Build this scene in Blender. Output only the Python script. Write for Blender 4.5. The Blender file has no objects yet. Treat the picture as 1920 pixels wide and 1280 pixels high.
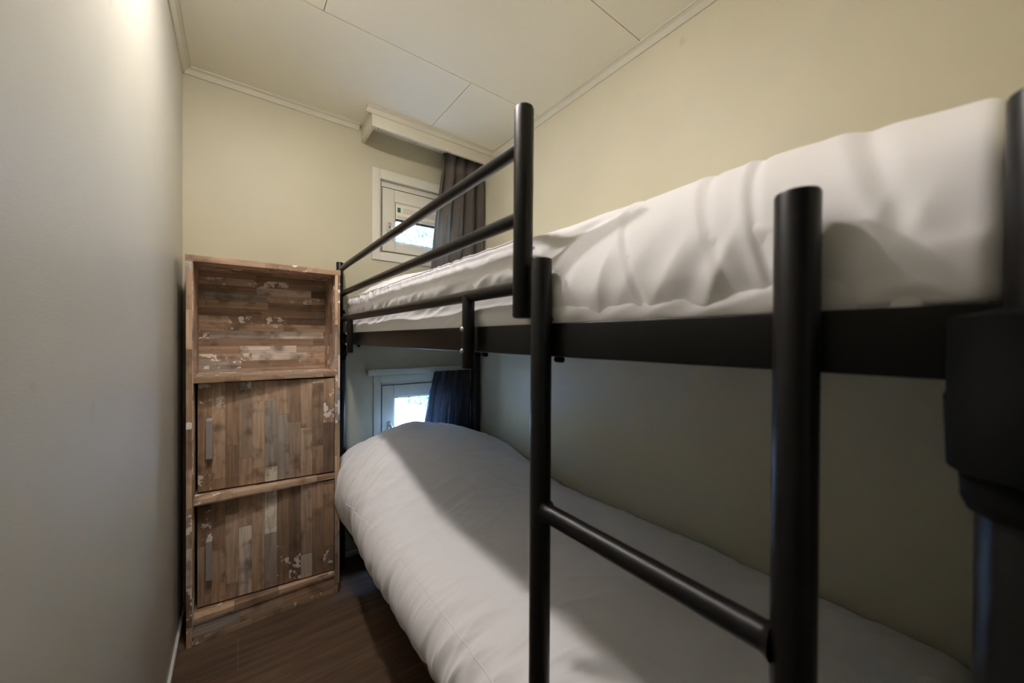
import bpy, bmesh, math, random
from mathutils import Vector, Matrix, noise
C = bpy.context.scene.collection
PI = math.pi
random.seed(7)

# ------------------------------------------------------------------ camera
CAM = Vector((0, 0, 1.25))
R_ = Vector((0.80090416, -0.59877094, 0.00508749))
U_ = Vector((-0.00013004, 0.00832231, 0.99996536))
F_ = Vector((0.59879254, 0.80087708, -0.00658751))
cd = bpy.data.cameras.new('camera')
cam = bpy.data.objects.new('camera', cd)
C.objects.link(cam)
M = Matrix((R_, U_, -F_)).transposed().to_4x4()
M.translation = CAM
cam.matrix_world = M
cd.sensor_fit = 'HORIZONTAL'
cd.sensor_width = 36
cd.lens = 687.47 * 36 / 1920
cd.clip_start = 0.01
cd.dof.use_dof = True
cd.dof.focus_distance = 1.75
cd.dof.aperture_fstop = 3.2
bpy.context.scene.camera = cam

# ------------------------------------------------------------------ light
sc = bpy.context.scene
sc.view_settings.view_transform = 'Standard'
sc.view_settings.look = 'None'
sc.view_settings.exposure = 0.0
sc.view_settings.gamma = 1
sc.view_settings.use_curve_mapping = False
w = bpy.data.worlds.new('world')
sc.world = w
w.use_nodes = True
wt = w.node_tree
bg = wt.nodes['Background']
sky = wt.nodes.new('ShaderNodeTexSky')
sky.sky_type = 'NISHITA'
sky.sun_disc = False
sky.sun_elevation = math.radians(48)
sky.sun_rotation = math.radians(200)
sky.air_density = 1.0
tint = wt.nodes.new('ShaderNodeVectorMath')
tint.operation = 'MULTIPLY'
tint.inputs[1].default_value = (.72, .92, 1.15)      # daylight seen by a camera balanced for the warm lamp
wt.links.new(sky.outputs[0], tint.inputs[0])
wt.links.new(tint.outputs[0], bg.inputs[0])
bg.inputs[1].default_value = 50.0


def lamp(name, typ, loc, energy, color, direction=None, **kw):
    l = bpy.data.lights.new(name, typ)
    l.energy = energy
    l.color = color
    for k, v in kw.items():
        setattr(l, k, v)
    o = bpy.data.objects.new(name, l)
    C.objects.link(o)
    o.location = loc
    if direction:
        o.rotation_euler = Vector(direction).to_track_quat('-Z', 'Y').to_euler()
    return o


LAMP = Vector((0.11, 1.16, 2.462))      # small ceiling lamp and an added fill, modelled below; their lenses are the emitters
FILL_LAMP = Vector((0.06, 0.80, 2.462))  # added fill lamp, brightens the upper duvet and the wall
LAMP_STRENGTH = 1190
FILL_STRENGTH = 520
# cool daylight of the hallway behind the open doorway
lamp('hall_daylight', 'AREA', (-0.03, -1.15, 1.62), 0.45, (0.70, 0.86, 1.0), (0.15, 1, -0.03), shape='RECTANGLE', size=0.7, size_y=1.1)
lamp('sun', 'SUN', (0, -4, 6), 25.0, (0.82, 0.93, 1.0), (0.45, 0.6, -0.75), angle=0.01)


# ------------------------------------------------------------------ materials
def new_mat(name):
    m = bpy.data.materials.new(name)
    m.use_nodes = True
    nt = m.node_tree
    b = nt.nodes['Principled BSDF']
    return m, nt, b


def N(nt, typ, **kw):
    n = nt.nodes.new(typ)
    for k, v in kw.items():
        setattr(n, k, v)
    return n


def simple(name, col, rough=0.5, metal=0.0, nscale=None, bump=0.0, var=0.0, spec=0.5):
    m, nt, b = new_mat(name)
    b.inputs['Roughness'].default_value = rough
    b.inputs['Metallic'].default_value = metal
    b.inputs['Specular IOR Level'].default_value = spec
    b.inputs['Base Color'].default_value = (*col, 1)
    if nscale:
        tc = N(nt, 'ShaderNodeTexCoord')
        no = N(nt, 'ShaderNodeTexNoise')
        no.inputs['Scale'].default_value = nscale
        no.inputs['Detail'].default_value = 5
        nt.links.new(tc.outputs['Object'], no.inputs['Vector'])
        if var:
            mp = N(nt, 'ShaderNodeMapRange')
            mp.inputs['To Min'].default_value = 1 - var
            mp.inputs['To Max'].default_value = 1 + var
            mx = N(nt, 'ShaderNodeVectorMath', operation='SCALE')
            mx.inputs[0].default_value = col
            nt.links.new(no.outputs['Fac'], mp.inputs['Value'])
            nt.links.new(mp.outputs[0], mx.inputs['Scale'])
            nt.links.new(mx.outputs[0], b.inputs['Base Color'])
        if bump:
            bp = N(nt, 'ShaderNodeBump')
            bp.inputs['Strength'].default_value = bump
            bp.inputs['Distance'].default_value = 0.002
            nt.links.new(no.outputs['Fac'], bp.inputs['Height'])
            nt.links.new(bp.outputs[0], b.inputs['Normal'])
    return m


def wall_mat(name, col, ribs=False):
    m, nt, b = new_mat(name)
    b.inputs['Roughness'].default_value = 0.42 if ribs else 0.5
    b.inputs['Specular IOR Level'].default_value = 0.35
    tc = N(nt, 'ShaderNodeTexCoord')
    n1 = N(nt, 'ShaderNodeTexNoise')
    n1.inputs['Scale'].default_value = 2.2
    n1.inputs['Detail'].default_value = 6
    nt.links.new(tc.outputs['Object'], n1.inputs['Vector'])
    mp = N(nt, 'ShaderNodeMapRange')
    mp.inputs['From Min'].default_value = 0.3
    mp.inputs['From Max'].default_value = 0.7
    mp.inputs['To Min'].default_value = 0.95
    mp.inputs['To Max'].default_value = 1.03
    mx = N(nt, 'ShaderNodeVectorMath', operation='SCALE')
    mx.inputs[0].default_value = col
    nt.links.new(n1.outputs['Fac'], mp.inputs['Value'])
    nt.links.new(mp.outputs[0], mx.inputs['Scale'])
    out = mx.outputs[0]
    # faint scuffs with a shape of their own
    n2 = N(nt, 'ShaderNodeTexNoise')
    n2.inputs['Scale'].default_value = 9
    n2.inputs['Detail'].default_value = 3
    nt.links.new(tc.outputs['Object'], n2.inputs['Vector'])
    rp = N(nt, 'ShaderNodeMapRange')
    rp.inputs['From Min'].default_value = 0.70
    rp.inputs['From Max'].default_value = 0.80
    rp.inputs['To Max'].default_value = 0.35
    nt.links.new(n2.outputs['Fac'], rp.inputs['Value'])
    mc = N(nt, 'ShaderNodeMix', data_type='RGBA')
    mc.inputs['B'].default_value = (col[0] * .6, col[1] * .5, col[2] * .4, 1)
    nt.links.new(rp.outputs[0], mc.inputs['Factor'])
    nt.links.new(out, mc.inputs['A'])
    nt.links.new(mc.outputs['Result'], b.inputs['Base Color'])
    # woven vinyl texture
    mpn = N(nt, 'ShaderNodeMapping')
    mpn.inputs['Scale'].default_value = (90, 90, 420) if ribs else (300, 300, 300)
    nt.links.new(tc.outputs['Object'], mpn.inputs['Vector'])
    n3 = N(nt, 'ShaderNodeTexNoise')
    n3.inputs['Scale'].default_value = 1
    n3.inputs['Detail'].default_value = 2
    nt.links.new(mpn.outputs[0], n3.inputs['Vector'])
    bp = N(nt, 'ShaderNodeBump')
    bp.inputs['Strength'].default_value = 0.35 if ribs else 0.12
    bp.inputs['Distance'].default_value = 0.001
    nt.links.new(n3.outputs['Fac'], bp.inputs['Height'])
    nt.links.new(bp.outputs[0], b.inputs['Normal'])
    return m


def plank_mat(name, axis, width=0.045, length=0.30, gain=1.0):
    """reclaimed-wood print: strips running along `axis` ('X' or 'Z'), random tints, chipped paint"""
    m, nt, b = new_mat(name)
    L = nt.links
    b.inputs['Roughness'].default_value = 0.45
    b.inputs['Specular IOR Level'].default_value = 0.35

    def math_(op, a, c=None, d=None):
        n = N(nt, 'ShaderNodeMath', operation=op)
        for i, v in enumerate((a, c, d)):
            if v is None:
                continue
            if isinstance(v, (int, float)):
                n.inputs[i].default_value = v
            else:
                L.new(v, n.inputs[i])
        return n.outputs[0]

    def mixc(f, a, c, mode='MIX'):
        n = N(nt, 'ShaderNodeMix', data_type='RGBA', blend_type=mode)
        for key, v in (('Factor', f), ('A', a), ('B', c)):
            if isinstance(v, (int, float)):
                n.inputs[key].default_value = v
            elif isinstance(v, tuple):
                n.inputs[key].default_value = (*v, 1)
            else:
                L.new(v, n.inputs[key])
        return n.outputs['Result']
    tc = N(nt, 'ShaderNodeTexCoord')
    sp = N(nt, 'ShaderNodeSeparateXYZ')
    L.new(tc.outputs['Object'], sp.inputs[0])
    if axis == 'Z':
        across = math_('ADD', sp.outputs['X'], math_('MULTIPLY', sp.outputs['Y'], 1.0))
        along = sp.outputs['Z']
    else:
        across = math_('ADD', sp.outputs['Z'], math_('MULTIPLY', sp.outputs['Y'], 1.0))
        along = sp.outputs['X']
    a = math_('DIVIDE', across, width)
    col = math_('FLOOR', a)
    wn = N(nt, 'ShaderNodeTexWhiteNoise', noise_dimensions='1D')
    L.new(col, wn.inputs['W'])
    off = math_('MULTIPLY', wn.outputs['Value'], 7.3)
    bb = math_('ADD', math_('DIVIDE', along, length), off)
    row = math_('FLOOR', bb)
    wn2 = N(nt, 'ShaderNodeTexWhiteNoise', noise_dimensions='2D')
    cb = N(nt, 'ShaderNodeCombineXYZ')
    L.new(col, cb.inputs['X'])
    L.new(row, cb.inputs['Y'])
    L.new(cb.outputs[0], wn2.inputs['Vector'])
    cr = N(nt, 'ShaderNodeValToRGB')
    cr.color_ramp.interpolation = 'CONSTANT'
    cols = [(0, (.30, .195, .125)), (.14, (.36, .25, .165)), (.27, (.235, .155, .10)), (.40, (.40, .275, .18)),
            (.52, (.31, .225, .16)), (.64, (.155, .10, .068)), (.72, (.42, .30, .205)), (.82, (.29, .245, .205)),
            (.90, (.27, .175, .11)), (.955, (.54, .46, .38))]
    e = cr.color_ramp.elements
    e[0].position, e[0].color = cols[0][0], (*cols[0][1], 1)
    e[1].position, e[1].color = cols[1][0], (*cols[1][1], 1)
    for p_, c_ in cols[2:]:
        x = e.new(p_)
        x.color = (*c_, 1)
    L.new(wn2.outputs['Value'], cr.inputs[0])
    # grain along the strip
    mp = N(nt, 'ShaderNodeMapping')
    s_al, s_ac = 6, 90
    mp.inputs['Scale'].default_value = (s_ac, s_ac, s_al) if axis == 'Z' else (s_al, s_ac, s_ac)
    L.new(tc.outputs['Object'], mp.inputs['Vector'])
    vadd = N(nt, 'ShaderNodeVectorMath', operation='ADD')
    vs = N(nt, 'ShaderNodeVectorMath', operation='SCALE')
    vs.inputs['Scale'].default_value = 20
    L.new(wn2.outputs['Color'], vs.inputs[0])
    L.new(mp.outputs[0], vadd.inputs[0])
    L.new(vs.outputs[0], vadd.inputs[1])
    g = N(nt, 'ShaderNodeTexNoise')
    g.inputs['Scale'].default_value = 1
    g.inputs['Detail'].default_value = 6
    L.new(vadd.outputs[0], g.inputs['Vector'])
    gr = N(nt, 'ShaderNodeMapRange')
    gr.inputs['From Min'].default_value = .3
    gr.inputs['From Max'].default_value = .7
    gr.inputs['To Min'].default_value = .72
    gr.inputs['To Max'].default_value = 1.22
    L.new(g.outputs['Fac'], gr.inputs['Value'])
    # darker stains
    st = N(nt, 'ShaderNodeTexNoise')
    st.inputs['Scale'].default_value = 13
    st.inputs['Detail'].default_value = 4
    vo = N(nt, 'ShaderNodeVectorMath', operation='ADD')
    vs2 = N(nt, 'ShaderNodeVectorMath', operation='SCALE')
    vs2.inputs['Scale'].default_value = 5
    L.new(wn2.outputs['Color'], vs2.inputs[0])
    L.new(vs2.outputs[0], vo.inputs[0])
    L.new(tc.outputs['Object'], vo.inputs[1])
    L.new(vo.outputs[0], st.inputs['Vector'])
    sr = N(nt, 'ShaderNodeMapRange')
    sr.inputs['From Min'].default_value = .52
    sr.inputs['From Max'].default_value = .70
    sr.inputs['To Min'].default_value = 0
    sr.inputs['To Max'].default_value = .75
    L.new(st.outputs['Fac'], sr.inputs['Value'])
    c0 = mixc(sr.outputs[0], cr.outputs[0], (.10, .062, .042))
    gm = N(nt, 'ShaderNodeVectorMath', operation='SCALE')
    L.new(c0, gm.inputs[0])
    L.new(gr.outputs[0], gm.inputs['Scale'])
    # chipped white paint on a few strips
    ch = N(nt, 'ShaderNodeTexNoise')
    ch.inputs['Scale'].default_value = 24
    ch.inputs['Detail'].default_value = 7
    ch.inputs['Roughness'].default_value = .62
    L.new(vo.outputs[0], ch.inputs['Vector'])
    wnv = N(nt, 'ShaderNodeSeparateXYZ')
    L.new(wn2.outputs['Color'], wnv.inputs[0])
    mask = math_('GREATER_THAN', wnv.outputs['Y'], .74)
    chips = math_('GREATER_THAN', ch.outputs['Fac'], .565)
    paint = math_('MULTIPLY', mask, chips)
    c1 = mixc(paint, gm.outputs[0], (.62, .57, .50))
    # thin dark joints
    fa = math_('FRACT', a)
    j1 = math_('LESS_THAN', fa, .025)
    j2 = math_('LESS_THAN', math_('FRACT', bb), .006)
    jj = math_('MULTIPLY', math_('MAXIMUM', j1, j2), .45)
    c2 = mixc(jj, c1, (.07, .045, .03))
    fin = N(nt, 'ShaderNodeVectorMath', operation='SCALE')
    fin.inputs['Scale'].default_value = gain
    L.new(c2, fin.inputs[0])
    L.new(fin.outputs[0], b.inputs['Base Color'])
    bp = N(nt, 'ShaderNodeBump')
    bp.inputs['Strength'].default_value = .15
    bp.inputs['Distance'].default_value = .001
    L.new(g.outputs['Fac'], bp.inputs['Height'])
    L.new(bp.outputs[0], b.inputs['Normal'])
    return m


def floor_mat():
    m, nt, b = new_mat('laminate_floor')
    L = nt.links
    b.inputs['Roughness'].default_value = .38
    b.inputs['Specular IOR Level'].default_value = .4
    tc = N(nt, 'ShaderNodeTexCoord')
    br = N(nt, 'ShaderNodeTexBrick')
    br.offset = .37
    br.inputs['Scale'].default_value = 1
    br.inputs['Brick Width'].default_value = 1.3
    br.inputs['Row Height'].default_value = .19
    br.inputs['Mortar Size'].default_value = .0016
    br.inputs['Mortar Smooth'].default_value = .2
    br.inputs['Color1'].default_value = (.135, .084, .052, 1)
    br.inputs['Color2'].default_value = (.10, .062, .039, 1)
    br.inputs['Mortar'].default_value = (.19, .135, .10, 1)
    L.new(tc.outputs['Object'], br.inputs['Vector'])
    mp = N(nt, 'ShaderNodeMapping')
    mp.inputs['Scale'].default_value = (3, 38, 1)
    L.new(tc.outputs['Object'], mp.inputs['Vector'])
    g = N(nt, 'ShaderNodeTexNoise')
    g.inputs['Scale'].default_value = 1
    g.inputs['Detail'].default_value = 8
    g.inputs['Distortion'].default_value = .8
    L.new(mp.outputs[0], g.inputs['Vector'])
    r = N(nt, 'ShaderNodeMapRange')
    r.inputs['From Min'].default_value = .3
    r.inputs['From Max'].default_value = .7
    r.inputs['To Min'].default_value = .62
    r.inputs['To Max'].default_value = 1.3
    L.new(g.outputs['Fac'], r.inputs['Value'])
    s = N(nt, 'ShaderNodeVectorMath', operation='SCALE')
    L.new(br.outputs['Color'], s.inputs[0])
    L.new(r.outputs[0], s.inputs['Scale'])
    L.new(s.outputs[0], b.inputs['Base Color'])
    return m


def cloth_mat(name, col, scale=900, bump=.25, rough=.9, sheen=.15, ribs=0.0):
    m, nt, b = new_mat(name)
    L = nt.links
    b.inputs['Base Color'].default_value = (*col, 1)
    b.inputs['Roughness'].default_value = rough
    b.inputs['Specular IOR Level'].default_value = .2
    b.inputs['Sheen Weight'].default_value = sheen
    tc = N(nt, 'ShaderNodeTexCoord')
    n = N(nt, 'ShaderNodeTexNoise')
    n.inputs['Scale'].default_value = scale
    L.new(tc.outputs['Object'], n.inputs['Vector'])
    n2 = N(nt, 'ShaderNodeTexNoise')
    n2.inputs['Scale'].default_value = 30
    n2.inputs['Detail'].default_value = 5
    L.new(tc.outputs['Object'], n2.inputs['Vector'])
    ad = N(nt, 'ShaderNodeMath', operation='MULTIPLY_ADD')
    ad.inputs[1].default_value = .8
    L.new(n2.outputs['Fac'], ad.inputs[0])
    L.new(n.outputs['Fac'], ad.inputs[2])
    bp = N(nt, 'ShaderNodeBump')
    bp.inputs['Strength'].default_value = bump
    bp.inputs['Distance'].default_value = .002
    L.new(ad.outputs[0], bp.inputs['Height'])
    L.new(bp.outputs[0], b.inputs['Normal'])
    return m


M_WALL = wall_mat('wall_vinyl_dim', (.495, .460, .325))  # vinyl colour darkened to imitate weaker light on the back wall
M_WALL_LIT = wall_mat('wall_vinyl_lit', (.61, .566, .415))  # same vinyl, colour lightened to imitate stronger light on the right wall
M_WALLR = wall_mat('wall_vinyl_ribbed', (.56, .54, .465), True)
M_CEIL = simple('ceiling_panel', (.80, .765, .62), .6, nscale=40, var=.015)
M_GROOVE = simple('ceiling_groove', (.36, .32, .24), .8)
M_TRIM = simple('white_trim', (.58, .55, .43), .45, nscale=20, var=.02)
M_FRAME = simple('window_paint', (.62, .595, .49), .4, nscale=30, var=.02)
M_BASE = simple('skirting_white', (.72, .70, .66), .5, nscale=30, var=.03)
M_FLOOR = floor_mat()
M_WV = plank_mat('reclaimed_strips_vertical', 'Z', .047, .30, 1.35)
M_WH = plank_mat('reclaimed_strips_horizontal', 'X', .036, .24, 1.35)
M_WE = plank_mat('reclaimed_edge_vertical', 'Z', .06, .16, 1.45)
M_WEH = plank_mat('reclaimed_edge_horizontal', 'X', .06, .16, 1.5)
M_METAL = simple('black_powder_coat', (.006, .0056, .0054), .36, nscale=500, bump=.05, spec=.28)
M_PLAST = simple('black_plastic', (.004, .0045, .0045), .6, nscale=300, bump=.05, spec=.1)
M_BOLT = simple('zinc_bolt', (.6, .58, .55), .3, 1.0, nscale=80, var=.1)
M_HAND = simple('brushed_steel', (.36, .345, .31), .5, .1, nscale=60, var=.06)
M_DUVET = cloth_mat('white_cotton', (.90, .885, .88))
M_SHEET = cloth_mat('white_sheet', (.88, .86, .85))
M_CURT = cloth_mat('charcoal_curtain', (.215, .19, .155), 700, .3)
M_CURT2 = cloth_mat('slate_curtain', (.065, .068, .082), 700, .3)
M_SLAT = simple('birch_slat', (.5, .38, .24), .6, nscale=25, var=.12)
M_GASKET = simple('window_gasket', (.03, .03, .03), .6, nscale=50, var=.1)
M_VENT = simple('vent_white', (.72, .69, .60), .5, nscale=40, var=.03)
M_VENTG = simple('vent_label_green', (.03, .12, .07), .5, nscale=40, var=.03)
M_CHROME = simple('chrome_handle', (.46, .45, .42), .3, .35, nscale=60, var=.03)
M_GROUND = simple('pale_gravel', (.50, .50, .48), .9, nscale=30, bump=.5, var=.15)
M_LEAF = simple('hedge_leaf', (.010, .030, .014), .55, nscale=9, var=.5)
M_LEAF2 = simple('tree_leaf', (.03, .06, .03), .55, nscale=5, var=.4)
M_BARK = simple('tree_bark', (.14, .10, .07), .9, nscale=15, bump=.6, var=.3)
M_GLASS, _nt, _b = new_mat('window_glass')
_b.inputs['Base Color'].default_value = (1, 1, 1, 1)
_b.inputs['Roughness'].default_value = 0.0
_b.inputs['Transmission Weight'].default_value = 1.0
_b.inputs['IOR'].default_value = 1.02


def lens_mat(name, strength):
    m, nt, b = new_mat(name)
    b.inputs['Emission Color'].default_value = (1, .925, .90, 1)
    b.inputs['Emission Strength'].default_value = strength
    return m


M_LAMP = lens_mat('lamp_lens_bright', LAMP_STRENGTH)
M_FILL = lens_mat('fill_lens', FILL_STRENGTH)


# ------------------------------------------------------------------ mesh helpers
def add_box(bm, x0, x1, y0, y1, z0, z1, bev=0.0):
    vs = [bm.verts.new((x, y, z)) for x in (x0, x1) for y in (y0, y1) for z in (z0, z1)]
    fs = [(0, 1, 3, 2), (4, 6, 7, 5), (0, 4, 5, 1), (2, 3, 7, 6), (0, 2, 6, 4), (1, 5, 7, 3)]
    faces = [bm.faces.new([vs[i] for i in f]) for f in fs]
    bmesh.ops.recalc_face_normals(bm, faces=faces)
    if bev:
        es = list({e for f in faces for e in f.edges})
        bmesh.ops.bevel(bm, geom=es, offset=bev, segments=3, affect='EDGES', profile=.5)


def add_tube(bm, pts, r, seg=24, caps=True, rnd=0.0):
    """tube along a polyline; rnd rounds the rims of the two ends"""
    pts = [Vector(p) for p in pts]
    rs = [r] * len(pts) if not isinstance(r, (list, tuple)) else list(r)
    if rnd:
        d0 = (pts[1] - pts[0]).normalized()
        d1 = (pts[-1] - pts[-2]).normalized()
        k = [(1, .0, ), (.3, .29), (0, .1)]
        head = [(pts[0], rs[0] - rnd), (pts[0] + d0 * rnd * .3, rs[0] - rnd * .3), (pts[0] + d0 * rnd, rs[0])]
        tail = [(pts[-1] - d1 * rnd, rs[-1]), (pts[-1] - d1 * rnd * .3, rs[-1] - rnd * .3), (pts[-1], rs[-1] - rnd)]
        mid = list(zip(pts[1:-1], rs[1:-1]))
        allp = head + mid + tail
        pts = [a for a, _ in allp]
        rs = [b for _, b in allp]
    rings = []
    up = None
    for i, p in enumerate(pts):
        if i == 0:
            t = pts[1] - pts[0]
        elif i == len(pts) - 1:
            t = pts[-1] - pts[-2]
        else:
            t = (pts[i + 1] - p).normalized() + (p - pts[i - 1]).normalized()
        t.normalize()
        if up is None:
            up = Vector((0, 0, 1)) if abs(t.z) < .9 else Vector((1, 0, 0))
        s = t.cross(up).normalized()
        up = s.cross(t).normalized()
        rings.append([bm.verts.new(p + (s * math.cos(2 * PI * k / seg) + up * math.sin(2 * PI * k / seg)) * rs[i]) for k in range(seg)])
    fs = []
    for a, b in zip(rings, rings[1:]):
        for k in range(seg):
            fs.append(bm.faces.new((a[k], a[(k + 1) % seg], b[(k + 1) % seg], b[k])))
    if caps:
        fs.append(bm.faces.new(rings[0][::-1]))
        fs.append(bm.faces.new(rings[-1]))
    bmesh.ops.recalc_face_normals(bm, faces=fs)


def obj(name, bm, mat, parent=None, smooth=None, label=None):
    me = bpy.data.meshes.new(name)
    bm.normal_update()
    bm.to_mesh(me)
    bm.free()
    me.materials.append(mat)
    o = bpy.data.objects.new(name, me)
    C.objects.link(o)
    if parent:
        o.parent = parent
        o.matrix_parent_inverse = Matrix.Translation(-parent.location) if parent.type == 'EMPTY' else Matrix()
    if smooth is not None:
        for p in me.polygons:
            p.use_smooth = True
        if smooth < 3:
            me.set_sharp_from_angle(angle=smooth)
    if label:
        o['label'] = label
    return o


def box_obj(name, dims, mat, parent=None, bev=0.0, label=None):
    bm = bmesh.new()
    add_box(bm, *dims, bev)
    return obj(name, bm, mat, parent, .7 if bev else None, label)


def tube_obj(name, pts, r, mat, parent=None, rnd=0.0, seg=28, label=None):
    bm = bmesh.new()
    add_tube(bm, pts, r, seg, True, rnd)
    return obj(name, bm, mat, parent, .7, label)


def thing(name, label, cat, loc, group=None):
    o = bpy.data.objects.new(name, None)
    C.objects.link(o)
    o.location = loc
    o.empty_display_size = .1
    tag(o, label, cat, group)
    return o


def tag(o, label, cat, group=None):
    o['label'] = label
    o['category'] = cat
    if group:
        o['group'] = group
    return o


def struct(o):
    o['kind'] = 'structure'
    return o


# ------------------------------------------------------------------ room shell
XL, XR, YF, YN, ZT = -.2012, 1.3535, 2.235, -.056, 2.475
WT = .08
UPW = (.680, 1.225, 1.765, 2.205)     # wall opening of the upper window x0 x1 z0 z1
LOW = (.682, 1.225, .545, .988)       # lower window


def wall_with_holes(name, x0, x1, z0, z1, y0, y1, holes, mat):
    bm = bmesh.new()
    xs = sorted({x0, x1, *[h[0] for h in holes], *[h[1] for h in holes]})
    zs = sorted({z0, z1, *[h[2] for h in holes], *[h[3] for h in holes]})
    solid = {}
    for i in range(len(xs) - 1):
        for j in range(len(zs) - 1):
            cx, cz = (xs[i] + xs[i + 1]) / 2, (zs[j] + zs[j + 1]) / 2
            solid[i, j] = not any(h[0] < cx < h[1] and h[2] < cz < h[3] for h in holes)
    cache = {}

    def V(x, y, z):
        k = (x, y, z)
        if k not in cache:
            cache[k] = bm.verts.new(k)
        return cache[k]
    for (i, j), s in solid.items():
        if not s:
            continue
        a, b, c, d = xs[i], xs[i + 1], zs[j], zs[j + 1]
        bm.faces.new((V(a, y0, c), V(b, y0, c), V(b, y0, d), V(a, y0, d)))
        bm.faces.new((V(a, y1, c), V(a, y1, d), V(b, y1, d), V(b, y1, c)))
        if not solid.get((i - 1, j), False):
            bm.faces.new((V(a, y0, c), V(a, y0, d), V(a, y1, d), V(a, y1, c)))
        if not solid.get((i + 1, j), False):
            bm.faces.new((V(b, y0, c), V(b, y1, c), V(b, y1, d), V(b, y0, d)))
        if not solid.get((i, j - 1), False):
            bm.faces.new((V(a, y0, c), V(a, y1, c), V(b, y1, c), V(b, y0, c)))
        if not solid.get((i, j + 1), False):
            bm.faces.new((V(a, y0, d), V(b, y0, d), V(b, y1, d), V(a, y1, d)))
    return struct(obj(name, bm, mat))


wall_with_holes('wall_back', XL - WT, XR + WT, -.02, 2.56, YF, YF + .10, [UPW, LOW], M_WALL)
struct(box_obj('wall_left', (XL - WT, XL, -1.35, YF, -.02, 2.56), M_WALLR))
struct(box_obj('wall_right', (XR, XR + WT, -1.35, YF, -.02, 2.56), M_WALL_LIT))
wall_with_holes('wall_front', XL, XR, 0, 2.475, YN - .07, YN, [(-.165, .385, -.001, 2.06)], M_WALL)
struct(box_obj('wall_hall', (XL - WT, XR + WT, -1.43, -1.35, -.02, 2.56), M_WALL))
struct(box_obj('floor', (XL - WT, XR + WT, -1.43, YF + .1, -.06, 0), M_FLOOR))
# ceiling: backing board with butted panels, 2.5 mm joints between them
bm = bmesh.new()
add_box(bm, XL - WT, XR + WT, -1.43, YF + .1, ZT + .006, 2.56)
ce = struct(obj('ceiling', bm, M_GROOVE))
bm = bmesh.new()
g = .0013
rows = [(-1.35, -.36, (.895,)), (-.36, .27, (.258,)), (.27, .90, (.895,)), (.90, 1.533, (.258,)), (1.533, YF, (.895,))]
for y0, y1, cuts in rows:
    xs = [XL, *cuts, XR]
    for a, b_ in zip(xs, xs[1:]):
        add_box(bm, a + g, b_ - g, y0 + g, y1 - g, ZT, ZT + .006, .0008)
obj('ceiling_panels', bm, M_CEIL, ce)

# cove trims along the ceiling: a flat angled strip 27 mm high, 32 mm deep
def cove(name, a, b, inward, zlow=2.447, dep=.032, ext=(0, 0)):
    a, b, n = Vector(a), Vector(b), Vector(inward)
    t = (b - a).normalized()
    a = a - t * ext[0]
    b = b + t * ext[1]
    prof = [(0, zlow), (.006, zlow), (dep * .55, ZT - .010), (dep - .004, ZT - .005), (dep, ZT - .005), (dep, ZT), (0, ZT)]
    bm = bmesh.new()
    ra = [bm.verts.new((a.x + n.x * d, a.y + n.y * d, z)) for d, z in prof]
    rb = [bm.verts.new((b.x + n.x * d, b.y + n.y * d, z)) for d, z in prof]
    k = len(prof)
    for i in range(k):
        bm.faces.new((ra[i], ra[(i + 1) % k], rb[(i + 1) % k], rb[i]))
    bm.faces.new(ra[::-1])
    bm.faces.new(rb)
    bmesh.ops.recalc_face_normals(bm, faces=bm.faces[:])
    return struct(obj(name, bm, M_TRIM))


BX0, BY0, BZ = .572, 2.020, 2.385      # curtain pelmet box left end, front, underside
cove('trim_1', (XL, YF, 0), (BX0 - .012, YF, 0), (0, -1, 0))
cove('trim_2', (XL, YN, 0), (XL, YF, 0), (1, 0, 0))
cove('trim_3', (XR, YN, 0), (XR, BY0, 0), (-1, 0, 0))
cove('trim_4', (BX0 - .03, BY0, 0), (XR, BY0, 0), (0, -1, 0))
struct(box_obj('baseboard_left', (XL, XL + .010, YN, YF, 0, .030), M_BASE, bev=.002))
struct(box_obj('baseboard_back', (XL, XR, YF - .010, YF, 0, .030), M_BASE, bev=.002))

# pelmet box under the ceiling that hides the curtain rail
pel = thing('pelmet', 'cream boxed pelmet under the ceiling above the upper window', 'pelmet', (BX0, YF, BZ))
box_obj('front_board', (BX0, XR - .001, BY0, BY0 + .018, BZ, ZT - .001), M_TRIM, pel, .0015)
box_obj('end_board', (BX0, BX0 + .018, BY0 + .018, YF - .001, BZ, ZT - .001), M_TRIM, pel, .0015)
tube_obj('screw', [(BX0 + .035, BY0 + .009, BZ + .001), (BX0 + .035, BY0 + .009, BZ - .002)], .003, M_GASKET, pel, label='small dark screw')
box_obj('curtain_rail', (BX0 + .03, XR - .01, 2.120, 2.136, 2.452, ZT - .001), M_TRIM, pel, .001)

# small flat lamp on the ceiling over the aisle, plus an added fill lamp
def ceiling_lamp(P, mat, label):
    dl = thing('ceiling_lamp', label, 'lamp', (P.x, P.y, ZT))
    bm = bmesh.new()
    add_tube(bm, [(P.x, P.y, ZT - .0005), (P.x, P.y, ZT - .004), (P.x, P.y, ZT - .007)], [.044, .043, .034], 40)
    obj('ring', bm, M_TRIM, dl, .7)
    bm = bmesh.new()
    add_tube(bm, [(P.x, P.y, ZT - .0072), (P.x, P.y, ZT - .019)], .030, 32)
    obj('lens', bm, mat, dl)


ceiling_lamp(LAMP, M_LAMP, 'small flat round ceiling lamp between the cabinet and the ladder, the brighter one')
ceiling_lamp(FILL_LAMP, M_FILL, 'added round fill lamp on the ceiling nearest the doorway, the dimmer one')


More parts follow.
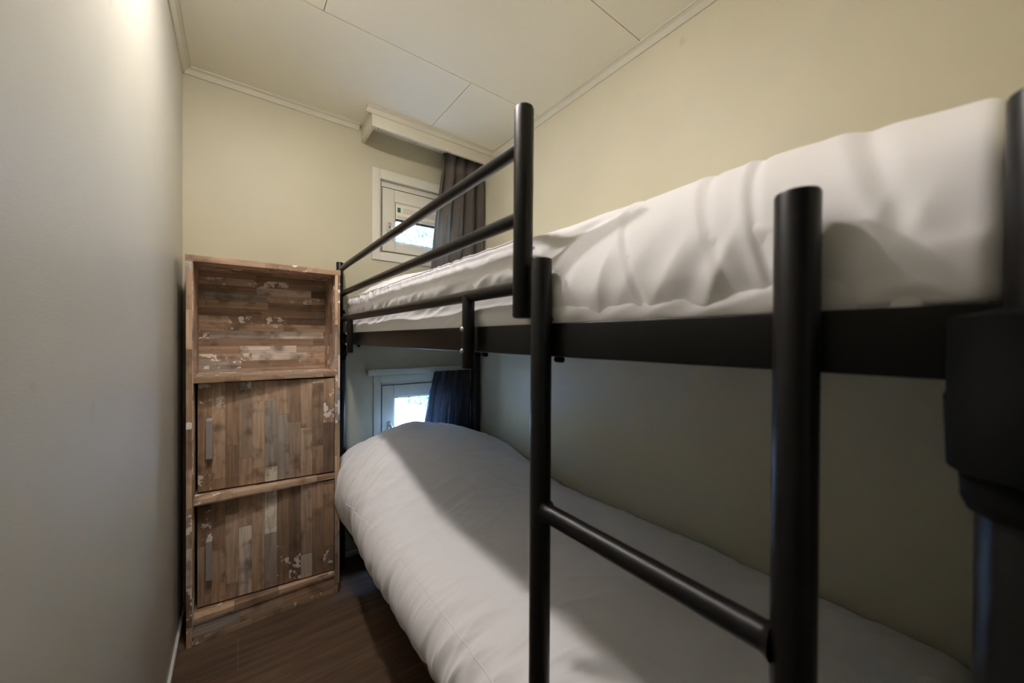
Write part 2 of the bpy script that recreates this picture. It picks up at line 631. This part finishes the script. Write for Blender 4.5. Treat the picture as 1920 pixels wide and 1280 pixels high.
# ------------------------------------------------------------------ windows
def frame_bm(bm, x0, x1, z0, z1, t, y0, y1, bev=.002):
    """four mitre-less bars of width t (l, r, b, t)"""
    tl, tr, tb, tt = t
    add_box(bm, x0, x0 + tl, y0, y1, z0, z1, bev)
    add_box(bm, x1 - tr, x1, y0, y1, z0, z1, bev)
    add_box(bm, x0 + tl, x1 - tr, y0, y1, z0, z0 + tb, bev)
    add_box(bm, x0 + tl, x1 - tr, y0, y1, z1 - tt, z1, bev)


def window(n, hole, cas, sash, glass, parts):
    hx0, hx1, hz0, hz1 = hole
    root = bpy.data.objects.new('window_%d' % n, None)
    C.objects.link(root)
    root.location = ((hx0 + hx1) / 2, YF, hz0)
    struct(root)
    bm = bmesh.new()   # casing on the wall face
    x0, x1, z0, z1 = cas
    frame_bm(bm, x0, x1, z0, z1, (hx0 - x0, x1 - hx1, hz0 - z0, z1 - hz1), YF - .009, YF - .0005, .0015)
    obj('window_casing', bm, M_FRAME, root, .7)
    bm = bmesh.new()   # fixed frame in the reveal
    frame_bm(bm, hx0 + .001, hx1 - .001, hz0 + .001, hz1 - .001, (.0165, .0165, .015, hz1 - sash[3] - .003), YF + .018, YF + .075, .0015)
    frame_bm(bm, sash[0] - .004, sash[1] + .004, sash[2] - .004, sash[3] + .004, (.018,) * 4, YF + .0605, YF + .074, .001)
    obj('window_frame', bm, M_FRAME, root, .7)
    sx0, sx1, sz0, sz1 = sash
    gx0, gx1, gz0, gz1 = glass
    bm = bmesh.new()   # opening sash
    frame_bm(bm, sx0, sx1, sz0, sz1, (gx0 - sx0 - .008, sx1 - gx1 - .008, gz0 - sz0 - .008, sz1 - gz1 - .008), YF + .014, YF + .060, .003)
    frame_bm(bm, gx0 - .010, gx1 + .010, gz0 - .010, gz1 + .010, (.010,) * 4, YF + .022, YF + .055, .002)
    sa = obj('window_sash', bm, M_FRAME, root, .7)
    bm = bmesh.new()
    frame_bm(bm, sx0 - .0022, sx1 + .0022, sz0 - .0022, sz1 + .0022, (.0030,) * 4, YF + .0125, YF + .016, 0)  # dark strip stands in for the shade in the sash gap
    obj('sash_gap', bm, M_GASKET, sa, label='dark strip drawn for the shaded gap around the sash')
    bm = bmesh.new()
    frame_bm(bm, gx0 - .0005, gx1 + .0005, gz0 - .0005, gz1 + .0005, (.003,) * 4, YF + .024, YF + .040, 0)
    obj('gasket', bm, M_GASKET, sa, label='black rubber glazing seal')
    box_obj('pane', (gx0 + .001, gx1 - .001, YF + .034, YF + .040, gz0 + .001, gz1 - .001), M_GLASS, sa)
    return root, sa


w1, s1 = window(1, UPW, (.632, 1.273, 1.718, 2.262), (.697, 1.208, 1.780, 2.166), (.781, 1.124, 1.848, 2.083), None)
w2, s2 = window(2, LOW, (.644, 1.263, .505, 1.026), (.699, 1.208, .562, .963), (.779, 1.128, .635, .880), None)


def window_handle(parent, x, z, flip=1):
    bm = bmesh.new()
    add_box(bm, x - .013, x + .013, YF + .003, YF + .015, z - .032, z + .032, .006)
    h = obj('handle_plate', bm, M_CHROME, parent, .8)
    bm = bmesh.new()
    add_tube(bm, [(x, YF + .005, z + .006), (x, YF - .024, z + .004), (x + .004, YF - .031, z - .008),
                  (x + .010, YF - .031, z - .045), (x + .013, YF - .029, z - .085)], [.007, .007, .007, .006, .005], 12, True, .002)
    obj('handle_lever', bm, M_CHROME, parent, .9)


window_handle(s1, .738, 1.925)
window_handle(s2, .744, .712)
# small ventilation grille in the top of the upper pane
vb = box_obj('vent_grille', (.784, 1.120, YF + .020, YF + .0335, 1.990, 2.0825), M_VENT, s1, .002, 'off-white ventilation strip across the top of the pane')
bm = bmesh.new()
add_box(bm, .830, 1.112, YF + .016, YF + .020, 2.034, 2.066, .001)
add_box(bm, .790, 1.112, YF + .017, YF + .020, 2.000, 2.012, .001)
obj('vent_ridge', bm, M_TRIM, vb, .7)
box_obj('vent_label', (.793, .812, YF + .017, YF + .0202, 2.034, 2.062), M_VENTG, vb, 0, 'dark green square label')
box_obj('vent_bar', (.784, 1.120, YF + .018, YF + .0335, 1.976, 1.990), M_GASKET, s1, .001, 'dark rail under the ventilation strip')
# ledge board above the lower window that carries the short curtain
led = thing('curtain_rail', 'narrow white ledge rail across the top of the lower window', 'curtain rail', (.61, YF, 1.03))
box_obj('rail_board', (.606, XR - .002, YF - .030, YF - .0005, 1.030, 1.060), M_FRAME, led, .0025)
box_obj('rail_cap', (.600, XR - .002, YF - .034, YF - .0005, 1.060, 1.066), M_FRAME, led, .001)


# ------------------------------------------------------------------ curtains
def curtain(name, xt, xb, zt, zb, yc, amp, npl, mat, parent_args, pinch, seed):
    root = thing(name, *parent_args, ((xt[0] + xt[1]) / 2, yc, zb))
    nu, nv = npl * 14, 60
    bm = bmesh.new()
    grid = []
    for j in range(nv + 1):
        v = j / nv                       # 0 top .. 1 bottom
        z = zt + (zb - zt) * v
        ease = v ** .8
        xa = xt[0] + (xb[0] - xt[0]) * ease
        xc = xt[1] + (xb[1] - xt[1]) * ease
        row = []
        for i in range(nu + 1):
            u = i / nu
            wob = noise.noise((u * 3.1 + seed, v * 1.2, 3)) * .35 * v
            ph = u * npl * 2 * PI + wob * 4
            a = amp * (.55 + .55 * min(1, v * 5)) * (1 + .4 * noise.noise((u * 7 + seed, v * 1.5, 9)))
            s = math.sin(ph)
            sh = math.copysign(abs(s) ** .7, s)
            # narrow pinch where the heading tape gathers the cloth
            pz = math.exp(-((v - pinch) / .035) ** 2)
            y = yc + a * sh * (1 - .45 * pz) + .003 * noise.noise((u * 20, v * 9, seed))
            x = xa + (xc - xa) * u + .35 * a * math.sin(2 * ph + 1) * (.4 + v) + .0015 * noise.noise((u * 30, v * 14, seed + 2))
            row.append(bm.verts.new((min(x, XR - .004), y, z)))
        grid.append(row)
    for j in range(nv):
        for i in range(nu):
            bm.faces.new((grid[j][i], grid[j][i + 1], grid[j + 1][i + 1], grid[j + 1][i]))
    bmesh.ops.solidify(bm, geom=bm.faces[:], thickness=.0015)
    o = obj('curtain_cloth', bm, mat, root, 4)
    # heading tape behind the gathers
    bm = bmesh.new()
    t0 = .022
    nn = nu // 2
    rows = []
    for z in (zt - .004, zt - t0):
        row = []
        for i in range(nn + 1):
            u = i / nn
            row.append(bm.verts.new((xt[0] + (xt[1] - xt[0]) * u, yc + amp * 1.0 + .004, z)))
        rows.append(row)
    for i in range(nn):
        bm.faces.new((rows[0][i], rows[0][i + 1], rows[1][i + 1], rows[1][i]))
    bmesh.ops.solidify(bm, geom=bm.faces[:], thickness=.002)
    obj('heading_tape', bm, mat, root)
    return root


curtain('curtain', (1.062, 1.345), (.965, 1.345), 2.452, 1.672, 2.128, .034, 4, M_CURT,
        ('dark taupe curtain gathered at the right of the upper window', 'curtain'), .13, 1.3)
curtain('curtain', (1.016, 1.275), (.925, 1.272), 1.040, .585, 2.186, .017, 6, M_CURT2,
        ('short dark slate curtain gathered beside the lower window', 'curtain'), .22, 5.1)


# ------------------------------------------------------------------ cabinet
CX0, CX1, CY0, CY1, CZ = -.1662, .4018, 1.948, 2.222, 1.582
T = .022
cab = thing('cabinet', 'tall narrow reclaimed-wood cabinet with an open top shelf and two doors', 'cabinet', ((CX0 + CX1) / 2, CY0, 0))
box_obj('side_panel', (CX0, CX0 + T, CY0, CY1, 0, 1.557), M_WE, cab, .0008)
box_obj('side_panel', (CX1 - T, CX1, CY0, CY1, 0, 1.557), M_WE, cab, .0008)
box_obj('top_board', (CX0 - .002, CX1 + .002, CY0 - .001, CY1, 1.557, CZ), M_WEH, cab, .0008)
box_obj('shelf', (CX0 + T, CX1 - T, CY0 + .001, CY1, 1.064, 1.090), M_WEH, cab, .0008)
box_obj('shelf', (CX0 + T, CX1 - T, CY0 + .001, CY1, .566, .592), M_WEH, cab, .0008)
box_obj('shelf', (CX0 + T, CX1 - T, CY0 + .001, CY1, .084, .110), M_WEH, cab, .0008)
box_obj('plinth', (CX0 + T, CX1 - T, CY0 + .006, CY0 + .024, 0, .084), M_WEH, cab, .0008)
box_obj('back_panel', (CX0 + T, CX1 - T, CY1 - .012, CY1, .110, 1.557), M_WH, cab)


def door(zb, zt, ang, hz0, hz1, label):
    """swung slightly inwards about its right edge"""
    wdt = (CX1 - CX0) - 2 * T - .008
    px, py = CX1 - T - .003, CY0 + .004
    bm = bmesh.new()
    add_box(bm, -wdt, 0, 0, .016, zb, zt, .0008)
    d = obj('door', bm, M_WV, cab, .7, label)
    Mx = Matrix.Translation(Vector((px, py, 0))) @ Matrix.Rotation(-ang, 4, 'Z')
    d.matrix_parent_inverse = Matrix.Translation(-cab.location)
    d.location = (px, py, 0)
    d.rotation_euler = (0, 0, -ang)
    bm = bmesh.new()
    hx = -wdt + .042
    # flat bowed strip handle standing off the door
    n = 40
    prof = []
    for i in range(n + 1):
        t = i / n
        z = hz0 + (hz1 - hz0) * t
        off = -.022 * min(1, math.sin(PI * t) * 9) if 0 < t < 1 else 0
        prof.append((z, off - .0005))
    rings = []
    for z, off in prof:
        rings.append([bm.verts.new((hx + a, off + b_, z)) for a, b_ in ((-.010, 0), (.010, 0), (.010, -.0025), (-.010, -.0025))])
    for a, b_ in zip(rings, rings[1:]):
        for k in range(4):
            bm.faces.new((a[k], a[(k + 1) % 4], b_[(k + 1) % 4], b_[k]))
    bm.faces.new(rings[0][::-1])
    bm.faces.new(rings[-1])
    bmesh.ops.recalc_face_normals(bm, faces=bm.faces[:])
    h = obj('handle', bm, M_HAND, d, .5, 'brushed steel strip handle')
    h.matrix_parent_inverse = Matrix()
    return d


door(.600, 1.056, math.radians(7.2), .733, .908, None)
door(.118, .558, math.radians(6.4), .225, .405, None)


# ------------------------------------------------------------------ bunk bed
BXF, BXB = .445, 1.308                 # post centre lines, aisle side and wall side
BYN, BYFAR = -.018, 2.166
bed = thing('bunk_bed', 'black tubular metal bunk bed along the right wall', 'bed', ((BXF + BXB) / 2, 1.07, 0))
RU, RL = .018, .030
for (x, y, zt) in ((BXF, BYN, 1.425), (BXF, BYFAR, 1.663), (BXB, BYN, 1.425), (BXB, BYFAR, 1.663)):
    o = tube_obj('bed_post', [(x, y, 0), (x, y, 1.14)], RL, M_METAL, bed, .003, 36)
    tube_obj('post_extension', [(x, y, 1.13), (x, y, zt)], RU, M_METAL, o, .003, 36)
    # stepped plastic connector between lower post and upper bunk
    bm = bmesh.new()
    s = 1 if y < 1 else -1
    add_tube(bm, [(x, y, 1.126), (x, y, 1.134), (x, y, 1.137), (x, y, 1.152), (x, y, 1.156), (x, y, 1.208), (x, y, 1.212), (x, y, 1.268), (x, y, 1.274)],
             [q * (1 if y < 1 else .84) for q in (.034, .037, .037, .038, .044, .046, .0445, .0445, .020)], 36)
    obj('post_connector', bm, M_PLAST, o, .6, 'black stepped plastic connector')
BX = (BXF + .006, BXF + .036)
side_rail_dims = [(BXF + .004, BXF + .032), (BXB - .032, BXB - .004)]
for (za, zb) in ((1.219, 1.279), (.262, .330)):
    for (xa, xb) in side_rail_dims:
        box_obj('side_rail', (xa, xb, BYN + .012, BYFAR - .012, za, zb), M_METAL, bed, .003)
    for y in (BYN, BYFAR):
        box_obj('end_rail', (BXF + .012, BXB - .012, y - .012, y + .012, za, zb), M_METAL, bed, .003)
for y in (BYN, BYFAR):                  # head and foot bars
    for z in (1.395, .62):
        tube_obj('end_bar', [(BXF + .010, y, z), (BXB - .010, y, z)], .012, M_METAL, bed)
for zb in (1.250, .300):
    for k in range(14):
        y = .10 + k * .145
        box_obj('slat', (BXF + .030, BXB - .030, y - .03, y + .03, zb, zb + .010), M_SLAT, bed, .002, 'pale wooden slat')
# slat clips peeping out under the upper side rail
for y in (.479, .73, 1.852):
    tube_obj('slat_clip', [(BXF + .020, y - .010, 1.2135), (BXF + .020, y + .010, 1.2135)], .0055, M_PLAST, bed, .002, 12)
GX = .4285                              # plane of guard rail and ladder
for z in (1.611, 1.479, 1.348):
    y1 = BYFAR - .004
    x1 = BXF
    tube_obj('guard_bar', [(GX, .545, z), (GX, 1.9, z), (GX + .004, 2.05, z), (x1, y1, z)], .0135, M_METAL, bed)
tube_obj('guard_post', [(GX - .001, .540, 1.289), (GX + .001, .540, 1.684)], .0185, M_METAL, bed, .005, 36)
for y in (.741, 1.862):
    o = tube_obj('guard_bracket', [(GX - .001, y, 1.181), (GX - .001, y, 1.352)], .0145, M_METAL, bed, .002)
    for z in (1.272, 1.222):
        bm = bmesh.new()
        add_tube(bm, [(GX - .0125, y + .004, z), (GX - .0165, y + .004, z), (GX - .0195, y + .004, z)], [.0062, .0060, .003], 16)
        obj('bolt', bm, M_BOLT, o, .6, 'small shiny bolt head')
for y in (.4875, .1185):
    o = tube_obj('ladder_stile', [(GX, y, .0), (GX, y, 1.392)], .0185, M_METAL, bed, .004, 36)
    bm = bmesh.new()
    add_box(bm, GX + .010, BXF + .020, y - .010, y + .010, 1.283, 1.288, .001)
    obj('ladder_hook', bm, M_METAL, o, .7)
for z in (.95, .61, .29):
    bm = bmesh.new()
    ya, yb = .1185 + .016, .4875 - .016
    add_tube(bm, [(GX, ya, z), (GX, ya + .004, z), (GX, ya + .008, z), (GX, yb - .008, z), (GX, yb - .004, z), (GX, yb, z)],
             [.020, .0175, .0155, .0155, .0175, .020], 28)
    obj('ladder_rung', bm, M_METAL, bed, .9)


# ------------------------------------------------------------------ bedding
def catmull(pts, n):
    P = [Vector(p) for p in pts]
    P = [P[0] * 2 - P[1]] + P + [P[-1] * 2 - P[-2]]
    # arc-length resample
    dense = []
    for i in range(1, len(P) - 2):
        for k in range(16):
            t = k / 16
            a, b_, c, d = P[i - 1], P[i], P[i + 1], P[i + 2]
            dense.append(.5 * ((2 * b_) + (c - a) * t + (2 * a - 5 * b_ + 4 * c - d) * t * t + (3 * b_ - a - 3 * c + d) * t ** 3))
    dense.append(P[-2])
    Ls = [0]
    for a, b_ in zip(dense, dense[1:]):
        Ls.append(Ls[-1] + (b_ - a).length)
    out, j = [], 0
    for k in range(n + 1):
        s = Ls[-1] * k / n
        while j < len(Ls) - 2 and Ls[j + 1] < s:
            j += 1
        f = (s - Ls[j]) / max(1e-9, Ls[j + 1] - Ls[j])
        out.append(dense[j].lerp(dense[j + 1], f))
    return out, Ls[-1]


def smooth(a, b, x):
    t = max(0, min(1, (x - a) / (b - a)))
    return t * t * (3 - 2 * t)


def cloth_shell(name, mat, secfn, y0, y1, nx, ny, disp, thick, endround=.05, label=None, cat=None):
    """sweep of cross sections (x,z) along y with outward displacement, closed into a thin shell"""
    bm = bmesh.new()
    rows = []
    for j in range(ny + 1):
        y = y0 + (y1 - y0) * j / ny
        pts, L = catmull([(x, z, 0) for x, z in secfn(y)], nx)
        row = []
        for i, p in enumerate(pts):
            a = pts[max(0, i - 1)]
            b_ = pts[min(nx, i + 1)]
            t = (b_ - a).normalized()
            nrm = Vector((-t.y, t.x, 0))       # outward = up for left-to-right sections
            q = Vector((p.x, y, p.y))
            n3 = Vector((nrm.x, 0, nrm.y))
            e = min(y - y0, y1 - y)
            drop = 0
            if e < endround:
                drop = endround - math.sqrt(max(0, endround ** 2 - (endround - e) ** 2))
            d = disp(i / nx, q, L)
            q = q + n3 * (d - drop)
            q.x = min(q.x, XR - .0025)
            row.append(bm.verts.new(q))
        rows.append(row)
    for j in range(ny):
        for i in range(nx):
            bm.faces.new((rows[j][i], rows[j][i + 1], rows[j + 1][i + 1], rows[j + 1][i]))
    bmesh.ops.recalc_face_normals(bm, faces=bm.faces[:])
    if sum(f.normal.z for f in bm.faces) < 0:
        bmesh.ops.reverse_faces(bm, faces=bm.faces[:])
    bmesh.ops.solidify(bm, geom=bm.faces[:], thickness=thick)
    o = obj(name, bm, mat, None, 4)
    tag(o, label, cat)
    return o


def nz(*a):
    return noise.noise(Vector(a))


def ridge(x):
    return 1 - 2 * abs(x)


# lower duvet ----------------------------------------------------------------
LB = [(.466, .338), (.425, .352), (.402, .41), (.418, .475), (.480, .525), (.60, .552), (.85, .563), (1.10, .560), (1.26, .540), (1.335, .49), (1.346, .40)]
LH = [(.466, .338), (.420, .355), (.396, .43), (.400, .53), (.450, .632), (.57, .718), (.80, .768), (1.0, .745), (1.19, .675), (1.325, .585), (1.346, .40)]


def lower_sec(y):
    h = smooth(1.28, 1.86, y) * (1 - .30 * smooth(1.96, 2.13, y))
    return [(a[0] * (1 - h) + b_[0] * h, a[1] * (1 - h) + b_[1] * h) for a, b_ in zip(LB, LH)]


def lower_disp(u, q, L):
    s = u * L
    fx = smooth(.0, .05, s)
    front = math.exp(-((s - .20) / .16) ** 2)
    d = 0
    # many fine pinches across the front edge
    d += front * .0070 * ridge(nz(q.y * 26 + s * 3, s * 5, 2.0))
    d += front * .0075 * ridge(nz(q.y * 11 + s * 5, s * 4, 7.0))
    # soft large undulation
    d += .010 * nz(q.x * 2.4, q.y * 2.2, 1.3) * fx
    d += .0035 * nz(q.x * 9 + 3, q.y * 7, 4.4) * fx
    # pulled creases over the pillow, running across the bed
    h = smooth(1.35, 1.75, q.y)
    tt = q.y - .22 * q.x + .05 * nz(q.x * 2.1, q.y * 2, 5.5)
    c1 = max(0, 1 - abs(nz(tt * 8.5, q.x * 1.3, 3.1)) * 4.2) ** 1.6
    c2 = max(0, 1 - abs(nz(tt * 15, q.x * 2.2, 7.7)) * 3.5) ** 1.5
    m = h * smooth(.10, .28, s) * smooth(1.25, .85, q.x)
    d += m * (.018 * c1 + .009 * c2) * (.35 + .65 * smooth(-.3, .25, nz(q.x * 3, q.y * 3, 1.1)))
    # short sharp gathers on the aisle edge
    c3 = max(0, 1 - abs(nz(q.y * 21 + s * 4, s * 3.5, 12.0)) * 3.6) ** 1.4
    d += front * .0045 * c3
    d += fx * .0018 * max(0, 1 - abs(nz(q.y * 13 + q.x * 6, q.x * 7, 15.0)) * 4)
    # transverse sleepy wrinkles in front of the pillow
    k = math.exp(-((q.y - 1.35) / .28) ** 2) * smooth(1.15, .55, q.x)
    d += k * .013 * ridge(nz(q.y * 17 - q.x * 5, q.x * 2.3, 8.8))
    # creases along the wall edge
    we = math.exp(-((q.x - 1.27) / .07) ** 2)
    d += we * .006 * ridge(nz(q.y * 14 + q.x * 6, q.x * 5, 6.2))
    return d * fx


low = cloth_shell('duvet', M_DUVET, lower_sec, .02, 2.125, 260, 560, lower_disp, .012,
                  label='white duvet on the lower bunk humped over a pillow at the far end', cat='duvet')


def piping(name, path, parent, r=.0022):
    bm = bmesh.new()
    add_tube(bm, path, r, 6)
    o = obj(name, bm, M_DUVET, parent, 4)
    return o


# mattresses -----------------------------------------------------------------
def mattress(z0, z1, x0, x1, y0, y1, bulge, label):
    root = thing('mattress', label, 'mattress', ((x0 + x1) / 2, (y0 + y1) / 2, z0))
    nx, ny, nz_ = 40, 420, 24
    bm = bmesh.new()
    # ring sections along y: rounded rectangle
    rows = []
    r = .03
    for j in range(ny + 1):
        y = y0 + (y1 - y0) * j / ny
        e = min(y - y0, y1 - y)
        sh = r - math.sqrt(max(0, r * r - (r - e) ** 2)) if e < r else 0
        ring = []
        prof = []
        for k in range(26):
            z = z0 + (z1 - z0) * k / 25
            prof.append((x0, z, -1, 0))
        for k in range(1, 20):
            prof.append((x0 + (x1 - x0) * k / 20, z1, 0, 1))
        for k in range(26):
            prof.append((x1, z1 - (z1 - z0) * k / 25, 1, 0))
        for k in range(1, 20):
            prof.append((x1 - (x1 - x0) * k / 20, z0, 0, -1))
        for (x, z, nx_, nz2) in prof:
            # corner rounding
            dz = min(z - z0, z1 - z)
            dx = min(x - x0, x1 - x)
            cr = .018
            if nx_ and dz < cr:
                x -= nx_ * (cr - math.sqrt(max(0, cr * cr - (cr - dz) ** 2)))
            d = 0
            if bulge and nx_ == -1:
                t = (z - z0) / (z1 - z0)
                d = .007 * math.sin(PI * min(1, t * 2.0)) * (t < .5) + .004 * ridge(nz(y * 10 + t * 3, t * 1.5, 5)) * math.sin(PI * t)
                d += .005 * nz(y * 3.3, t * 2, 2.5) * math.sin(PI * t)
                d += .0035 * ridge(nz(y * 24 + t * 6, t * 2.0, 9)) * math.sin(PI * t) * smooth(1.5, 1.95, y)
            ring.append(bm.verts.new((x + nx_ * d - nx_ * sh, y, z - nz2 * sh)))
        rows.append(ring)
    n = len(rows[0])
    for a, b_ in zip(rows, rows[1:]):
        for k in range(n):
            bm.faces.new((a[k], a[(k + 1) % n], b_[(k + 1) % n], b_[k]))
    bm.faces.new(rows[0])
    bm.faces.new(rows[-1][::-1])
    bmesh.ops.recalc_face_normals(bm, faces=bm.faces[:])
    obj('fitted_sheet', bm, M_SHEET, root, 4)
    return root


mattress(1.262, 1.385, .458, 1.335, .02, 2.09, True, 'mattress in a white fitted sheet on the upper bunk behind the guard bars')
mattress(.312, .455, .482, 1.300, .05, 2.06, False, 'mattress of the lower bunk hidden under the humped duvet')

# upper duvet ----------------------------------------------------------------
UA = [(.462, 1.352), (.452, 1.372), (.449, 1.392), (.459, 1.410), (.466, 1.440), (.480, 1.458), (.60, 1.475), (.85, 1.49), (1.10, 1.485), (1.27, 1.465), (1.335, 1.42), (1.345, 1.36)]
UN = [(.4545, 1.281), (.4515, 1.300), (.450, 1.335), (.461, 1.380), (.490, 1.427), (.545, 1.475), (.625, 1.515), (.78, 1.545), (1.05, 1.545), (1.25, 1.49), (1.335, 1.42), (1.345, 1.36)]
UH = [(.470, 1.352), (.458, 1.372), (.456, 1.392), (.466, 1.410), (.472, 1.440), (.492, 1.462), (.60, 1.530), (.80, 1.598), (1.00, 1.605), (1.20, 1.570), (1.330, 1.49), (1.345, 1.36)]


def upper_sec(y):
    n = 1 - smooth(.48, .62, y)
    h = smooth(1.45, 1.85, y) * (1 - .35 * smooth(1.97, 2.10, y))
    out = []
    for a, b_, c in zip(UA, UN, UH):
        x = a[0] * (1 - n) + b_[0] * n
        z = a[1] * (1 - n) + b_[1] * n
        z -= .016 * (1 - smooth(.0, .22, y)) * smooth(1.40, 1.50, z)     # flatter towards the foot end
        out.append((x * (1 - h) + c[0] * h, z * (1 - h) + c[1] * h))
    return out


def upper_disp(u, q, L):
    s = u * L
    d = 0
    near = 1 - smooth(.50, .56, q.y)
    top = smooth(.10, .30, s)
    d += top * (.008 * nz(q.x * 2.6, q.y * 2.4, 11.3) + .003 * nz(q.x * 8, q.y * 7, 2.2))
    if near > 0:
        f = math.exp(-((q.z - 1.33) / .045) ** 2)
        f2 = math.exp(-((q.z - 1.36) / .08) ** 2)
        d += near * f * .0050 * ridge(nz(q.y * 15 + (q.z - 1.3) * 4, q.z * 5, 3.7)) * (.35 + .9 * smooth(.42, .2, q.y))
        d += near * f2 * .004 * nz(q.y * 9 + q.z * 3, q.z * 4, 8.1)
        # long slanted drape creases
        for yc, sl, wd, am in ((.335, .50, .005, .0030), (.165, .30, .005, .0028), (.215, .42, .006, .0022), (.060, .3, .008, .003)):
            dd = (q.y - yc - (q.z - 1.38) * sl) / (wd * (1 + max(0, q.z - 1.36) * 3))
            d -= near * am * math.exp(-dd * dd) * smooth(1.28, 1.33, q.z)
            dd -= 2.2
            d += near * am * .6 * math.exp(-dd * dd) * smooth(1.28, 1.33, q.z)
        c5 = max(0, 1 - abs(nz(q.y * 13 + (q.z - 1.3) * 3, q.z * 3.5, 21.0)) * 4) ** 1.5
        d += near * .0035 * c5 * math.exp(-((q.z - 1.335) / .05) ** 2)
        # bunched hem near the foot end
        b_ = smooth(.10, .05, q.y) * near * math.exp(-((q.z - 1.300) / .022) ** 2)
        d += b_ * (.006 + .010 * nz(q.y * 34, q.z * 26, 1.7))
    far = (1 - near)
    d += far * math.exp(-((s - .03) / .03) ** 2) * .006 * ridge(nz(q.y * 12 + s * 20, s * 12, 4.3))
    d += far * .0035 * max(0, 1 - abs(nz(q.y * 15 - s * 6, s * 7, 31.0)) * 4) ** 1.5 * smooth(.0, .03, s) * (.6 + 1.2 * smooth(1.3, 1.8, q.y))
    d += far * math.exp(-((s - .09) / .04) ** 2) * .0025 * ridge(nz(q.y * 30, s * 20, 6.3)) * (1 + 1.2 * smooth(1.3, 1.8, q.y))
    h = smooth(1.4, 1.75, q.y)
    d += h * top * .006 * ridge(nz(math.atan2(q.y - 1.3, q.x - 1.4) * 8, q.x, 3))
    lim = .0065 if q.x < .47 and q.z < 1.43 else 1
    return min(d, lim)


up = cloth_shell('duvet', M_DUVET, upper_sec, -.004, 2.08, 260, 620, upper_disp, .006, .018,
                 label='white duvet on the upper bunk hanging over the near edge by the ladder', cat='duvet')
# sewn seam along the aisle edges of both duvets
path = []
for k in range(300):
    y = .56 + (2.04 - .56) * k / 299
    pts, L = catmull([(x, z, 0) for x, z in upper_sec(y)], 260)
    i = min(range(0, 130), key=lambda i_: abs(i_ / 260 * L - .112))
    p = pts[i]
    d = upper_disp(i / 260, Vector((p.x, y, p.y)), L)
    path.append((p.x - .001 - d * .6, y, p.y + .001 + d * .7 + .0012 * nz(y * 60, 0, 0)))
piping('seam', path, up, .0032)
path = []
for k in range(300):
    y = .08 + (1.75 - .08) * k / 299
    pts, L = catmull([(x, z, 0) for x, z in lower_sec(y)], 260)
    i = min(range(0, 130), key=lambda i_: abs(i_ / 260 * L - .215))
    p = pts[i]
    a, b_ = pts[i - 1], pts[i + 1]
    t = (b_ - a).normalized()
    d = lower_disp(i / 260, Vector((p.x, y, p.y)), L)
    path.append((p.x - t.y * d, y, p.y + t.x * d))
piping('seam', path, low, .0016)

# ------------------------------------------------------------------ outdoors
struct(box_obj('ground', (-12, 30, YF + .1, 40, -.45, -.35), M_GROUND))


def leafy(name, n, fn, size, mat, label, cat, trunk=None, loc=(0, 0, 0)):
    root = thing(name, label, cat, loc)
    bm = bmesh.new()
    rnd = random.Random(len(label))
    for k in range(n):
        c = Vector(fn(rnd))
        a = Vector((rnd.gauss(0, 1), rnd.gauss(0, 1), rnd.gauss(0, 1))).normalized()
        b_ = a.cross(Vector((rnd.gauss(0, 1), rnd.gauss(0, 1), rnd.gauss(0, 1)))).normalized()
        s = size * rnd.uniform(.6, 1.3)
        vs = [bm.verts.new(c + a * s), bm.verts.new(c + b_ * s * .45), bm.verts.new(c - a * s), bm.verts.new(c - b_ * s * .45)]
        bm.faces.new(vs)
    obj('foliage', bm, mat, root)
    if trunk:
        bm = bmesh.new()
        for t in trunk:
            add_tube(bm, t[0], t[1], 10)
        obj('trunk', bm, M_BARK, root, .8)
    return root


def hedge_pt(r):
    # shell of a clipped box, denser towards its faces
    t = r.uniform(-.2, 1.8)
    x, y = 3.50 - .10 * t, 9.7 - 2.1 * t        # front face runs from far left to near right
    nx, ny = .999, -.047
    f = r.random()
    if f < .65:
        dd = abs(r.gauss(0, .12)) + .12 * math.sin(t * 11)
        return (x + nx * dd, y + ny * dd, r.uniform(-.34, 1.05) + .06 * math.sin(t * 9))
    dd = r.uniform(0, 1.0)
    return (x + nx * dd, y + ny * dd, 1.05 + r.gauss(0, .05) + .06 * math.sin(t * 9))


leafy('hedge', 9000, hedge_pt, .075, M_LEAF, 'leafy green hedge outside seen through the lower window', 'hedge', None, (3.9, 8.0, -.35))


def crown(cx, cy, cz, rx, rz):
    def f(r):
        while True:
            v = Vector((r.uniform(-1, 1), r.uniform(-1, 1), r.uniform(-1, 1)))
            if .45 < v.length < 1 + .12 * noise.noise(v * 3):
                break
        return (cx + v.x * rx, cy + v.y * rx, cz + v.z * rz)
    return f


leafy('tree', 9000, crown(5.2, 13.5, 4.6, 2.0, 2.1), .11, M_LEAF2, 'sunlit leafy tree outside seen through the upper window', 'tree',
      [([(5.2, 13.5, -.4), (5.25, 13.5, 1.5), (5.15, 13.5, 3.4)], [.22, .16, .09]), ([(5.2, 13.5, 2.2), (6.0, 13.3, 3.8)], [.10, .04]), ([(5.2, 13.5, 2.4), (4.4, 13.7, 4.0)], [.09, .04])], (5.2, 13.5, -.35))
